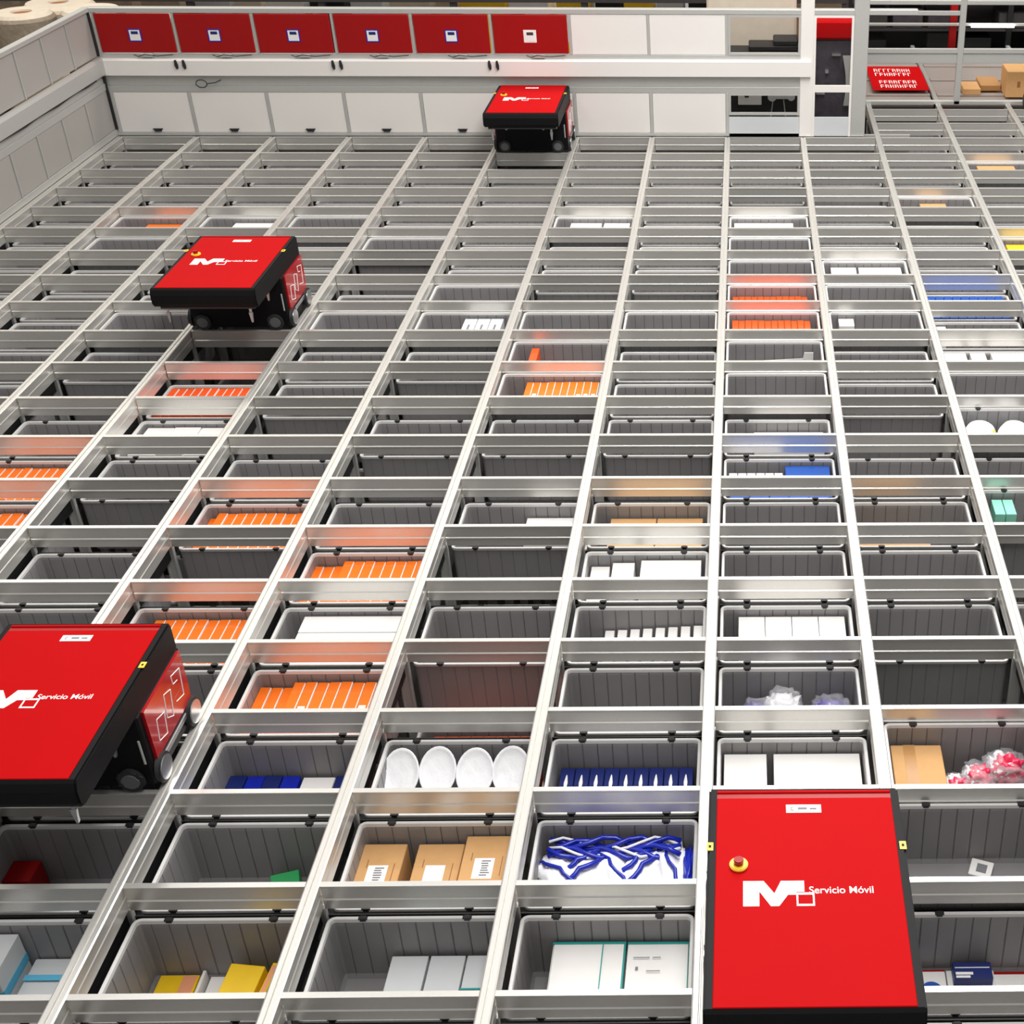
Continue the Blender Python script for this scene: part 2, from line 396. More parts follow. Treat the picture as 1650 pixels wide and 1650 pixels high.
MB().box(-.08, -.02, -.07, -.04, .033, .0338).box(.0, .08, -.07, -.052, .033, .0338).build('blue_print', BLUE, a)
MB().box(-.0905, .0905, -.002, .003, .0325, .0342).build('red_line', RED_P, a)
a = carton(1, 0, -.27, -.155, .04, .185, -.43, WCARD, 'white box with red edge and blue oval print beside the navy box', 'box', 'carton', zb=-.465)
MB().cyl((0, -.02, .036), .04, .002).build('blue_print', BLUE, a)
MB().box(-.058, .058, .066, .073, .02, .0362).build('red_edge', RED_P, a)
a = carton(1, 0, .02, .26, -.02, .185, -.445, WCARD, 'white box at far right of the lower right corner bin', 'box', 'carton', zb=-.465, edge=RED_P)
# second row
fill(-4, 1, 'red-pack-filled')
carton(-4, 1, -.3, -.19, .08, .19, -.32, RED_P, 'dark red pack in the shaded bin below the left robot', 'pack', 'red_pack')
fill(-3, 1, 'green-pack-filled')
a = carton(-3, 1, .03, .14, .04, .18, -.375, GREEN, 'green and yellow pack alone at the right end of its bin', 'pack', 'green_pack', tilt=.25, rz=.3)
MB().box(-.05, -.01, -.0655, -.03, .03, .0565).build('yellow_corner', YCARD, a)
fill(-2, 1, 'cardboard-box-filled')
for i, (x0, x1, z, y1) in enumerate([(-.305, -.134, -.242, .19), (-.088, .093, -.244, .19), (.105, .29, -.212, .2)]):
    a = carton(-2, 1, x0, x1, -.1, y1, z, CARD, '%s brown cardboard box with white label in the bottom centre bin' % ['left', 'middle', 'right'][i], 'box', 'cardboard_box', 'brown cardboard boxes with white labels', bev=.003)
    w = (x1-x0)/2; h = z-base_z(-2, 1)
    MB().box(-.042, .035, -.075, .03, h, h+.0015).build('label', WHITE, a)
    tx = MB()
    if i != 1:
        for k in range(7): tx.box(-.015+random.random()*.004, .012+random.random()*.012, -.06+k*.012, -.054+k*.012, h+.0015, h+.0022)
        tx.build('printed_text', GREY_T, a)
    MB().box(w-.03, w-.027, -.06, .04, h, h+.0012).box(-w+.035, -w+.038, .02, .06, h, h+.0012).build('side_print', BROWN, a)
fill(-1, 1, 'plastic-bag-filled')
bags = [(-.215, .0, .08, .13, .5), (-.12, .02, .085, .12, -.5), (-.01, .02, .08, .15, .25), (.1, .02, .08, .14, -.3), (.215, .03, .07, .16, .05)]
for i, (x, y, sx, sy, a) in enumerate(bags):
    o = MB().blob((0, 0, 0), (sx, sy, .07), i+2, .22, 2.0).build('plastic_bag', WFILM, None, W3(-1, 1, x, y+.02, -.285), True, a)
    tag(o, '%s white plastic bag from left in the bin of white and blue bags' % ORD[i+1], 'bag', 'white plastic bags with blue bands')
    for s_, t_ in ((((-.7, .9), (.6, -.9)),) if i % 2 == 0 else (((.7, .9), (-.4, -.9)), ((.2, .95), (-.8, -.4)))):
        pts = []
        for k in range(9):
            t = k/8; px = (s_[0]*(1-t)+t_[0]*t)*sx; py = (s_[1]*(1-t)+t_[1]*t)*sy
            zz = .07*math.sqrt(max(.05, 1-(px/sx)**2*.8-(py/sy)**2*.8))*1.13
            pts.append((px+.008*math.sin(k*2+i), py, zz))
        mb = MB(); mb.tube(pts, .008+.003*(i % 2), 6); mb.build('blue_band', BLUE2, o, smooth=True)
o = MB()
rnd = random.Random(4)
def strand(o, z, ph, r):
    o.tube([(-.27+.052*k, .04*math.sin(k*.55+ph)-.012*math.sin(k*1.7+ph*3), z+.012*math.sin(k*1.1+ph*2)) for k in range(11)], r)
for q in range(5): strand(o, .0+.004*q, q*1.3, .011)
o = o.build('blue_film_strands', BLUE2, None, W3(-1, 1, 0, .13, -.222), True)
tag(o, 'tangled blue film strands across the back of the bag bin', 'film')
m2 = MB()
for q in range(2): strand(m2, .012, q*2.3+.8, .006)
m2.build('white_strands', WFILM, o, smooth=True)
o = MB().blob((0, 0, 0), (.02, .12, .05), 9, .3, 2.6).build('blue_bag', BLUE2, None, W3(-1, 1, .283, .03, -.25), True)
tag(o, 'blue film bundle at right of the bag bin', 'bag')
fill(1, 1, 'white-packet-filled')
carton(1, 1, -.0, .09, .11, .19, -.36, WCARD, 'small white packet alone in the bin right of nearest robot', 'packet', 'white_packet', zb=-.378, tilt=.15, rz=-.35, stick=(-.4, .5, -.5, .5, GREY_T))
# third row
fill(-3, 2, 'navy-box-filled')
for i in range(4):
    x0 = -.3+i*.076
    a = carton(-3, 2, x0, x0+.073, .03, .19, -.32-.004*(i % 2), BLUE2 if i % 2 else NAVY, '%s deep blue box from left beside the low white box' % ORD[i+1], 'box', 'blue_box', 'deep blue boxes')
    MB().box(-.02, -.008, -.07, -.02, .146, .1495).box(.008, .02, -.075, -.04, .146, .1495).build('printed_mark', WHITE if i != 3 else PINK, a)
carton(-3, 2, .012, .148, .02, .19, -.333, WCARD, 'low white box right of the deep blue boxes', 'box', 'carton')
carton(-3, 2, .155, .28, .02, .19, -.325, NAVY, 'wide deep blue box right of the low white box', 'box', 'blue_box')
fill(-2, 2, 'white-bowl-filled')
for i, x in enumerate((-.238, -.085, .072, .222)):
    prof = [(0, -.07), (.05, -.07), (.062, -.03), (.071, .01), (.074, .016), (.071, .02), (.064, .013), (.056, .004), (.044, -.001), (.0, -.002)]
    o = MB().lathe(prof).build('white_bowl', WFILM, None, W3(-2, 2, x, .09+.01*(i % 2), -.222), True)
    o.rotation_euler = (R(38), R(-4+3*i), 0); o.scale = (1.08, 1.45, .7)
    tag(o, '%s white plastic bowl stack from left, tilted in its bin' % ORD[i+1], 'bowl', 'white bowls standing tilted')
fill(-1, 2, 'navy-box-filled')
for i in range(9):
    x0 = -.287+i*.0635
    a = carton(-1, 2, x0, x0+.0605, .03, .19, -.289, NAVY, '%s navy box from left in the row with white drops' % ORD[i+1], 'box', 'navy_box', 'navy boxes with white drops')
    z = .179
    MB().prism([(-.006, -.055), (.006, -.055), (.008, -.02), (.003, .02), (0, .03), (-.003, .02), (-.008, -.02)], 'z', z, z+.0012).build('printed_drop', WHITE, a)
    if i < 8:
        carton(-1, 2, x0+.002, x0+.058, -.06, .025, -.3, WCARD, '%s small white carton from left before the navy boxes' % ORD[i+1], 'box', 'carton', 'small white cartons before the navy boxes')
white_run(0, 2, [(-.29, -.109), (-.079, .29)], -.22, 'white', depth=.3)
fill(1, 2, 'cardboard-and-bag-filled')
a = carton(1, 2, -.285, -.069, -.12, .19, -.17, CARD, 'brown cardboard box in the bin at the right picture edge', 'box', 'cardboard_box', bev=.003)
MB().box(-.055, -.005, -.154, .154, .2125, .2145).build('tape', CARD_D, a)
for i, (x, y, s, h) in enumerate([(-.0, .04, .06, -.27), (.09, .07, .075, -.25), (.2, .09, .085, -.22)]):
    o = MB().blob((0, 0, 0), (s, s*1.1, s*.75), i+21, .3, 2.4).build('clear_bag', CLEAR, None, W3(1, 2, x, y, h), True)
    tag(o, ['small', 'middle', 'large'][i]+' clear bag of red and white film beside the right cardboard box', 'bag', 'clear bags with red print')
    MB().blob((.0, -.01, -.01), (s*.8, s*.6, s*.85), i+5, .5, 3).build('red_film', PINK, o, smooth=True)
    MB().blob((-.02, .01, .0), (s*.6, s*.7, s*.55), i+8, .5, 3).build('white_film', WFILM, o, smooth=True)
# fourth to tenth rows
orange_run(-3, 3, -.3, .29, 11, -.2, 3)
fill(-2, 3, 'deep-set orange-filled')
for i in range(9): carton(-2, 3, -.25+i*.058, -.195+i*.058, -.15, .19, -.53, ORANGE2, '%s orange carton from left in deep bin behind white bowls' % ORD[i+1], 'box', 'orange_carton', 'orange cartons standing in bins')
fill(0, 3, 'clear-bag-filled')
for i, (x, s, m2) in enumerate([(-.14, .07, PURPLE), (-.02, .085, WFILM), (.2, .085, PURPLE)]):
    o = MB().blob((0, 0, 0), (s, s*.9, s*.85), i+31, .3, 2.4).build('clear_bag', CLEAR, None, W3(0, 3, x, .1, -.315 if i != 1 else -.28), True)
    tag(o, ['left clear bag with purple print beside the tall clear bag', 'tall clear bag between two purple-printed clear bags', 'right clear bag with purple print beside the tall clear bag'][i], 'bag', 'clear bags with purple print')
    MB().blob((-.01, .0, -.02), (s*.9, s*.8, s*.7), i+3, .4, 3).build('film_inside', m2, o, smooth=True)
orange_run(-4, 4, -.24, .28, 10, -.2, 0)
fill(-3, 4, 'white-carton-filled')
for i in range(3):
    carton(-3, 4, -.22, .28, -.19+i*.128, -.066+i*.128, -.19+.004*i, WCARD, '%s long white carton from front, two bins above near orange cartons' % ORD[i+1], 'box', 'carton', 'long flat white cartons')
white_run(-1, 4, [(-.18+i*.062, -.135+i*.062, -.28+.004*i) for i in range(8)], -.28)
white_run(0, 4, [(-.231+i*.13, -.104+i*.13) for i in range(4)], -.2, depth=.33)
orange_run(-3, 5, -.31, .28, 11, -.187, 3)
white_run(-1, 5, [(-.29, -.195, -.228), (-.178, -.065, -.205), (-.03, .28, -.19)], -.2, depth=.3)
orange_run(-6, 6, -.3, .29, 10, -.189); orange_run(-4, 6, -.3, .28, 11, -.193, 1)
white_run(-2, 6, [(.017, .28)], -.232)
fill(-1, 6, 'cardboard-box-filled')
for i in range(2): carton(-1, 6, -.229+i*.255, .02+i*.255, -.2, .19, -.235, CARD, '%s flat cardboard box, four rows above the bag bin' % ['left', 'right'][i], 'box', 'cardboard_box', 'flat cardboard boxes')
fill(1, 5, 'empty'); fill(2, 6, 'aqua-carton-filled')
for i in range(2): carton(2, 6, -.26+i*.06, -.205+i*.06, .04, .19, -.12, AQUA, '%s small aqua carton at the right picture edge' % ['left', 'right'][i], 'box', 'carton', 'small aqua cartons', zb=-.38)
orange_run(-6, 7, -.3, .2, 10, -.183)
white_run(0, 7, [(-.289+i*.052, -.242+i*.052) for i in range(6)], -.188, depth=.1, y1=.12)
a = carton(0, 7, .034, .29, -.15, .195, -.185, BLUE, 'blue carton right of the small white cartons in mid grid', 'box', 'blue_carton')
for i in range(5): carton(0, 7, -.28+i*.11, -.175+i*.11, -.205, -.155 if i > 2 else -.0, -.178, BLUE, '%s blue carton from left at the front of the blue and white bin' % ORD[i+1], 'box', 'blue_carton', 'blue cartons at the bin front')
fill(1, 6, 'cardboard-filled')
carton(1, 6, -.3, .07, -.2, -.02, -.158, CARD, 'flat cardboard box at the front of its bin right of blue cartons', 'box', 'cardboard_box')
for i in range(4): carton(-2, 9, -.17+i*.115, -.06+i*.115, -.205, -.18, -.12, WCARD, '%s white carton from left before the mid-grid orange cartons' % ORD[i+1], 'box', 'carton', 'white cartons before orange ones')
CO = 0
white_run(-5, 8, [(-.28, -.12), (-.115, .04, -.182), (.045, .18)], -.186, depth=.33)
white_run(0, 8, [(-.142, .28)], -.226)
fill(2, 8, 'white-dome-filled')
for i, x in enumerate((-.19, .02)):
    o = MB().lathe([(0, .085), (.05, .078), (.085, .05), (.1, .012), (.103, 0), (.098, -.02), (0, -.03)]).build('white_dome_pack', WFILM, None, W3(2, 8, x, .08, -.19), True); o.rotation_euler = (R(15), 0, .3*i)
    tag(o, '%s white dome-shaped pack at the right picture edge' % ['left', 'right'][i], 'pack', 'white dome packs')
    MB().cyl((.06, -.03, .055), .025, .012).build('yellow_patch', YCARD, o)
orange_run(-5, 9, -.3, .2, 10, -.16, 0, ORANGE2); orange_run(-2, 9, -.17, .29, 10, -.12, 0)
fill(0, 10, 'white-paper-filled')
o = MB().prism([(-.3, 0), (.26, 0), (.26, .075), (.2, .075), (.19, .03), (-.3, .004)], 'y', 0, .006).build('white_leaflet', WCARD, None, W3(0, 10, 0, .18, -.215)); tag(o, 'folded white leaflet sticking up, '+SHORT(0, 10), 'leaflet')
fill(-2, 10, 'red-carton-filled')
carton(-2, 10, -.2, -.15, -.1, .19, -.11, ORANGE2, 'slim red-orange carton standing alone, '+SHORT(-2, 10), 'box', 'carton')
orange_run(0, 11, -.285, .26, 12, -.125, 0, ORANGE2); orange_run(0, 12, -.285, .26, 12, -.15, 0, ORANGE2)
fill(-3, 11, 'white-carton-filled')
for i in range(3): carton(-3, 11, -.02+i*.09, .066+i*.09, -.1, .19, -.11, GCARD, '%s pale printed carton, %s' % (ORD[i+1], SHORT(-3, 11)), 'box', 'carton', 'pale printed cartons', stick=(-.15, .15, -.2, .3, GREY_T))
white_run(1, 11, [(-.25, -.144)], -.115, depth=.12)
white_run(2, 10, [(-.3, -.13), (-.1, .0), (.04, .29)], -.15, depth=.2)
white_run(2, 11, [(-.3, -.2)], -.175, depth=.1)
fill(2, 12, 'blue-carton-filled')
for i in range(9): carton(2, 12, -.28+i*.062, -.222+i*.062, -.19, .19, -.15, BLUE, '%s blue carton from left %s' % (ORD[i+1], SHORT(2, 12)), 'box', 'blue_carton', 'far blue cartons')
white_run(1, 13, [(-.25, -.06), (-.04, .28)], -.12); white_run(0, 15, [(-.28, .2)], -.12); white_run(-2, 15, [(-.2, .05), (.07, .28)], -.12)
white_run(-6, 15, [(-.1, .28)], -.12)
fill(-7, 15, 'orange-carton-filled'); carton(-7, 15, -.1, .24, -.1, .19, -.13, ORANGE, 'flat orange carton, '+SHORT(-7, 15), 'box', 'orange_carton')
fill(2, 16, 'cardboard-box-filled'); carton(2, 16, -.12, .1, -.1, .19, -.12, CARD, 'small cardboard box, '+SHORT(2, 16), 'box', 'cardboard_box')
fill(3, 18, 'cardboard-box-filled'); carton(3, 18, -.2, .14, -.1, .19, -.1, CARD, 'cardboard box, '+SHORT(3, 18), 'box', 'cardboard_box')
fill(3, 14, 'yellow-carton-filled'); carton(3, 14, -.25, .1, -.1, .19, -.12, YCARD, 'yellow carton, '+SHORT(3, 14), 'box', 'carton')
place_bins()

# ------------------------------------------------------------------ robots
def text_mesh(s, size, name):
    cu = bpy.data.curves.new(name, 'FONT'); cu.body = s; cu.size = size; cu.extrude = .0006; cu.offset = .0003
    o = bpy.data.objects.new('tmp', cu); COL.objects.link(o); dg = bpy.context.evaluated_depsgraph_get()
    me = bpy.data.meshes.new_from_object(o.evaluated_get(dg)); bpy.data.objects.remove(o)
    me.materials.clear(); me.materials.append(WHITE); me.name = name
    return me
def robot():
    # origin: front-left corner of the carrying cell; body fills x 0..PX, y 0..PY; lid overhangs to -y
    e = link('grid_robot', None)
    x0, x1 = .036, .683
    lx0, lx1, ly0, ly1, lz0, lz1 = .03, .675, -.455, .455, .355, .48
    b = MB(); b.box(x0+.004, x1-.004, .012, .455, .02, .36, .008)
    b.box(x0+.1, x1-.1, .016, .45, .012, .03)
    b.build('body', BLACK, e)
    # lid shell: rounded corner slab with rounded lower front edge
    b = MB()
    yz = [(ly1, lz0), (ly1, lz1-.008), (ly1-.008, lz1), (ly0+.012, lz1), (ly0, lz1-.01), (ly0-.012, lz1-.04), (ly0-.012, lz0+.03), (ly0, lz0+.008), (ly0+.02, lz0)]
    b.prism(yz, 'x', lx0, lx1)
    bmesh.ops.bevel(b.bm, geom=[ed for ed in b.bm.edges if abs(ed.verts[0].co.x-ed.verts[1].co.x) < 1e-6], offset=.007, segments=2, affect='EDGES')
    shell = b.build('lid_shell', BLACK, e)
    b = MB(); b.box(lx0+.028, lx1-.028, ly0+.012, ly1-.055, lz1-.003, lz1+.004, .002)
    red = b.build('lid_panel', RED, e)
    b = MB(); b.box(lx0+.028, lx1-.028, ly1-.032, ly1-.02, lz1-.003, lz1+.006, .002)
    b.build('rear_lip', RED, e)
    MB().box(lx0+.028, lx1-.028, ly1-.055, ly1-.032, lz1-.004, lz1+.0008).build('rear_slot', RED_P, e)
    zt = lz1+.004
    # logo, measured on the nearest robot (pixel layout scaled to the panel)
    def L(px, py): return (.146+(px-408)*.000472, .03-(py-700)*.0006)
    pm = [(408, 700), (545, 700), (615, 785), (660, 700), (815, 700), (815, 775), (760, 775), (760, 795), (705, 795), (645, 870), (590, 870), (515, 770), (515, 870), (408, 870)]
    b = MB(); b.prism([L(*p) for p in pm], 'z', zt, zt+.0012)
    for (a0, a1, c0, c1) in ((760, 880, 780, 795), (760, 880, 857, 870), (760, 772, 795, 857), (868, 880, 795, 857)):
        p, q = L(a0, c0), L(a1, c1); b.box(p[0], q[0], q[1], p[1], zt, zt+.0012)
    b.build('logo', WHITE, red)
    t = link('lettering', TXT, red, (.352, -.022, zt+.0008)); t.scale = (1, 1.1, 1)
    b = MB().box(.29, .408, .328, .366, zt, zt+.0015, .0005); pl = b.build('label_plate', WHITE, red)
    MB().prism([(.306, .338), (.316, .338), (.316, .341), (.309, .341), (.309, .351), (.316, .351), (.316, .354), (.306, .354)], 'z', zt+.0015, zt+.002).build('printed_mark', GREY_T, pl)
    for q in ((.33, .36, .342, .352), (.37, .392, .342, .35)): MB().box(*q, zt+.0015, zt+.002).build('printed_mark', GREY_T, pl)
    b = MB().cyl((.132, .095, zt+.006), .03, .012, bev=.003); by = b.build('emergency_stop', YEL, red, smooth=False)
    MB().cyl((.132, .095, zt+.02), .014, .02, r2=.017, bev=.003).build('stop_button', RED_P, by)
    for xs in (lx0+.008, lx1-.008):
        st = MB().box(xs-.011, xs+.011, .165, .2, lz1-.001, lz1+.0015).build('warning_sticker', YEL, shell)
        MB().box(xs-.004, xs+.004, .177, .188, lz1+.0015, lz1+.002).build('printed_mark', BLACK, st)
    # right and left cladding with white outline drawing
    for sx, xs in ((1, x1-.004), (-1, x0+.004)):
        a = xs; c = xs+sx*.012
        b = MB().prism([(.05, .12), (.42, .12), (.43, .2), (.43, .356), (.05, .356)], 'x', min(a, c), max(a, c))
        sp = b.build('side_panel', RED_S, e)
        g = MB(); xx = c+sx*.0006
        def line(p, q):
            g.tube([(xx, p[0], p[1]), (xx, q[0], q[1])], .0022, 4)
        for o1 in ([(.1, .17), (.17, .15), (.19, .24), (.12, .26)], [(.2, .2), (.25, .17), (.28, .28), (.22, .3)]):
            for p, q in zip(o1, o1[1:]+o1[:1]): line(p, q)
        for p, q in zip([(.3, .2), (.37, .18), (.39, .3), (.31, .32), (.31, .28)], [(.37, .18), (.39, .3), (.31, .32), (.31, .28), (.35, .27)]): line(p, q)
        g.build('outline_drawing', WHITE, sp)
        MB().box(min(a, c), max(a, c), .1, .37, .075, .1, .003).build('side_rail', CHROME, e)
        for y in (.07, .4):
            w = MB().cyl((xs+sx*.012, y, .065), .062, .022, 'x', seg=32, bev=.004).build('side_wheel', RUB, e)
            MB().cyl((xs+sx*.0245, y, .065), .048, .006, 'x', seg=32, bev=.002).build('hub_cap', CHROME, w)
    for y, s in ((.012, -1), (.455, 1)):
        for x in (.115, .59):
            w = MB().cyl((x, y+s*.008, .055), .052, .02, 'y', seg=32, bev=.004).build('end_wheel', RUB, e)
            MB().cyl((x, y+s*.02, .055), .034, .005, 'y', seg=24, bev=.002).build('hub_cap', HUB, w)
    MB().box(.13, .15, .004, .013, .2, .245, .004).box(.46, .48, .004, .013, .2, .245, .004).build('catch', CHROME, e)
    MB().box(.655, .665, .006, .013, .13, .25, .003).build('edge_strip', ALU_P, e)
    MB().box(.27, .4, .008, .0125, .27, .29).build('name_strip', WCARD, e)
    # lifting frame hanging under the overhang
    b = MB().box(.06, .645, -.43, -.03, .335, .352, .004)
    g = b.build('lifting_frame', DARKM, e)
    for x in (.09, .6):
        for y in (-.4, -.06):
            MB().box(x-.008, x+.008, y-.0015, y+.0015, .3, .356).build('lifting_band', CHROME, g)
            MB().prism([(x-.012, .3), (x+.012, .3), (x+.004, .235), (x-.004, .235)], 'y', y-.006, y+.006).build('guide_finger', CHROME, g)
    return e
TXT = text_mesh('Servicio Móvil', .036, 'lettering')
rb = robot(); index_children(rb)
for i, (c, r, lab) in enumerate([(0, 0, 'nearest red-lidded robot at the lower right, its white logo facing up'), (-4, 2, 'red-lidded robot cut by the left picture edge'),
        (-5, 11, 'red-lidded robot in the upper left middle of the grid'), (-3, 19, 'farthest red-lidded robot standing against the white back wall')]):
    o = rb if i == 0 else copy_tree(rb)
    o.location = (c*PX, r*PY, 0.003); tag(o, lab, 'robot', 'red and black robots on the grid')

# ------------------------------------------------------------------ back wall
def back_wall():
    y0, y1 = YB, YB+.04
    b = MB()
    L_, Rr = XL, 1.0*PX
    b.box(L_, Rr, y0, y1+.02, .40, .455, .003)            # lower grey beam
    b.box(L_, Rr, y0+.01, y1+.02, .455, .555, .003)
    b.box(L_, Rr, y0, y1+.02, .0, .03, .002)
    b.box(L_, Rr, y0-.0, y1+.02, .70, .742, .003)
    b.box(L_, 1.72, y0-.005, y1+.03, 1.095, 1.14, .004)
    for i in range(-8, 2):
        x = i*PX
        b.box(x-.014, x+.014, y0-.002, y1+.02, .03, .4, .002)
        b.box(x-.012, x+.012, y0-.002, y1+.02, .742, 1.095, .002)
    struct(b.build('wall_back', ALU_P))
    # protruding white cable tray
    b = MB().prism([(y0-.045, .56), (y0-.001, .56), (y0-.001, .705), (y0-.03, .705), (y0-.045, .69)], 'x', L_+.03, Rr+.06)
    tr = b.build('cable_tray', WHITE_P); tag(tr, 'long white cable tray running along the back wall under the panels', 'tray')
    b = MB(); b.box(.95*PX, 1.12*PX, y0-.01, y1+.03, 0, 1.26, .005); struct(b.build('trim_5', WHITE_P))
    b = MB(); b.box(1.63*PX, 1.82*PX, y0-.01, y1+.03, 0, 1.28, .005); struct(b.build('trim_6', ALU_P))
    for k in range(6):
        c = -8+k; x = c*PX
        t = thing('charger_panel', '%s dark red panel from left on the back wall' % ORD[k+1], 'panel', (x+PX/2, y0, .742), 'dark red panels on the back wall')
        MB().box(-.333, .333, -.014, .012, .012, .35, .008, seg=2).build('door', RED_P, t)
        col = BLUE if k < 5 else PINK
        s = MB().box(-.062, .052, -.0165, -.014, .11, .22, .002).build('icon_sticker', BLUE2 if k < 5 else WCARD, t)
        MB().box(-.052, .042, -.018, -.0165, .12, .21, .0008).build('icon_plate', WCARD, s)
        MB().box(-.034, .026, -.0195, -.018, .175, .2).build('icon_mark', NAVY if k < 5 else DARKM, s)
        MB().box(.01, .12, -.035, .0, -.022, .01, .004).build('latch', ALU_P, t)
        MB().tube([(-.05, -.03, 0), (-.01, -.036, -.015), (.05, -.036, .004), (.16, -.03, -.012), (.3, -.028, .0)], .004).build('cable', CLIP, t)
    for k in (0, 2, 4):
        for s in (-1, 1):
            x = (-7+k)*PX+s*.035
            o = MB().prism([(x-.008, .70), (x+.006, .70), (x+.016, .655), (x+.014, .625), (x+.0, .62), (x-.012, .65)], 'y', y0-.062, y0-.046).build('cable_plug', CLIP)
            tag(o, 'black cable plug %s of the pair below %s red panel joint' % ('left' if s < 0 else 'right', ORD[k+1]), 'plug', 'black plugs hanging on the tray')
    pts = [(-6.78*PX+.05*math.cos(a), y0-.05, .49+.035*math.sin(a)) for a in [k*math.tau/14 for k in range(15)]]
    pts = [(-6.6*PX+.05, y0-.03, .52), (-6.6*PX, y0-.05, .5)]+pts
    o = MB().tube(pts, .005).build('cable_loop', CLIP); tag(o, 'thin dark cable loop hanging below the tray near second red panel', 'cable')
    for k in range(2):
        o = MB().box((-2+k)*PX+.013, (-1+k)*PX-.013, y0+.002, y0+.018, .744, 1.094, .003).build('wall_panel', WHITE_P)
        tag(o, '%s white upper panel right of the red panels' % ['left', 'right'][k], 'panel')
    for k in range(8):
        c = -8+k
        t = thing('lower_panel', '%s white lower panel from left on the back wall' % ORD[k+1], 'panel', ((c+.5)*PX, y0, .03), 'white lower panels on the back wall')
        MB().box(-.337, .337, .004, .02, .002, .368, .003).build('sheet', WHITE_P, t)
        if k < 5: MB().prism([(-.045, .038), (.045, .038), (.028, .012), (-.028, .012)], 'y', -.012, .004).build('handle', CLIP, t)
    # window bay c=0
    xa, xb = .014, .95*PX
    b = MB().box(xa, xb, y0+.0, y0+.03, .0, .18, .002); o = b.build('kick_plate', GCARD); tag(o, 'pale riveted kick plate under the small window', 'plate')
    for n, (za, zb_) in enumerate(((.742, 1.094), (.2, .4))):
        f = MB(); w = .02
        f.box(xa, xa+w, y0-.004, y0+.03, za, zb_).box(xb-w, xb, y0-.004, y0+.03, za, zb_).box(xa+w, xb-w, y0-.004, y0+.03, za, za+w).box(xa+w, xb-w, y0-.004, y0+.03, zb_-w, zb_)
        o = struct(f.build('window_%d' % (n+1), ALU_P))
        MB().box(xa+w, xb-w, y0+.008, y0+.012, za+w, zb_-w).build('pane', GLASS, o)
    # things seen through the window
    o = MB().box(-.2, .66, 10.5, 10.9, FLOOR_Z, 1.6, .02).build('machine_cabinet', BEIGE2); tag(o, 'beige machine housing seen through the small upper window', 'cabinet')
    t = thing('drive_machine', 'black machine with white and grey drive parts behind the small windows', 'machine', (0, 9.9, FLOOR_Z))
    h = -FLOOR_Z
    MB().box(.0, .66, .05, .3, 0, h+.70, .01).box(.2, .66, .05, .3, h+.70, h+.75, .01).box(.43, .66, .05, .3, h+.75, h+.80, .01).build('casing', BLACK2, t)
    m = MB().box(.1, .32, -.04, .05, h+.23, h+.33, .005).build('motor', WCARD, t); MB().cyl((.18, -.045, h+.33), .02, .05).build('cap', BLACK2, m)
    MB().cyl((.42, .0, h+.30), .04, .06, 'y').cyl((.60, 0, h+.30), .035, .06, 'y').box(.38, .62, .02, .05, h+.27, h+.32).build('pulley', CHROME, t)
    MB().tube([(.43, 0.03, h+.26), (.40, 0.03, h+.02)], .006).tube([(.53, .03, h+.26), (.56, .03, h+.02)], .006).build('strut', ALU_P, t)
    # glazed door c=1
    xa, xb = 1.12*PX, 1.63*PX
    d = MB(); w = .02
    d.box(xa, xa+w, y0, y0+.03, .0, 1.094).box(xb-w, xb, y0, y0+.03, .0, 1.094).box(xa+w, xb-w, y0, y0+.03, .41, .47).box(xa+w, xb-w, y0, y0+.03, 1.07, 1.094)
    d = struct(d.build('door_1', WHITE_P))
    MB().box(xa+w, xb-w, y0+.01, y0+.02, .0, .18, .002).build('kick_panel', GCARD, d)
    MB().box(xa+w, xb-w, y0+.012, y0+.016, .47, 1.07).build('upper_pane', GLASS, d)
    MB().box(xa+w, xb-w, y0+.012, y0+.016, .18, .41).build('lower_pane', GLASS, d)
    t = thing('service_robot', 'red-fronted robot parked behind the glazed door', 'robot', (xa-.07, 9.98, FLOOR_Z))
    HB = -FLOOR_Z
    MB().box(0, .56, 0, .5, HB+.80, HB+.97, .02).build('lid', RED, t)
    MB().box(.02, .54, .03, .48, .0, HB+.8, .02).build('body', MACH, t)
    MB().box(.12, .2, -.01, .03, HB+.3, HB+.33).box(.4, .44, -.02, .03, HB+.56, HB+.58).box(.26, .34, -.02, .03, HB+.66, HB+.675).box(.2, .23, -.02, .03, HB+.5, HB+.53).build('metal_detail', CHROME, t)
    pr = [(.35, .2), (.42, .2), (.44, .35), (.43, .5), (.4, .66), (.33, .66), (.36, .5), (.37, .35)]
    MB().prism([(a+.03, b_+HB) for a, b_ in pr], 'y', -.03, .0).build('curved_guard', ALU_P, t)
back_wall()

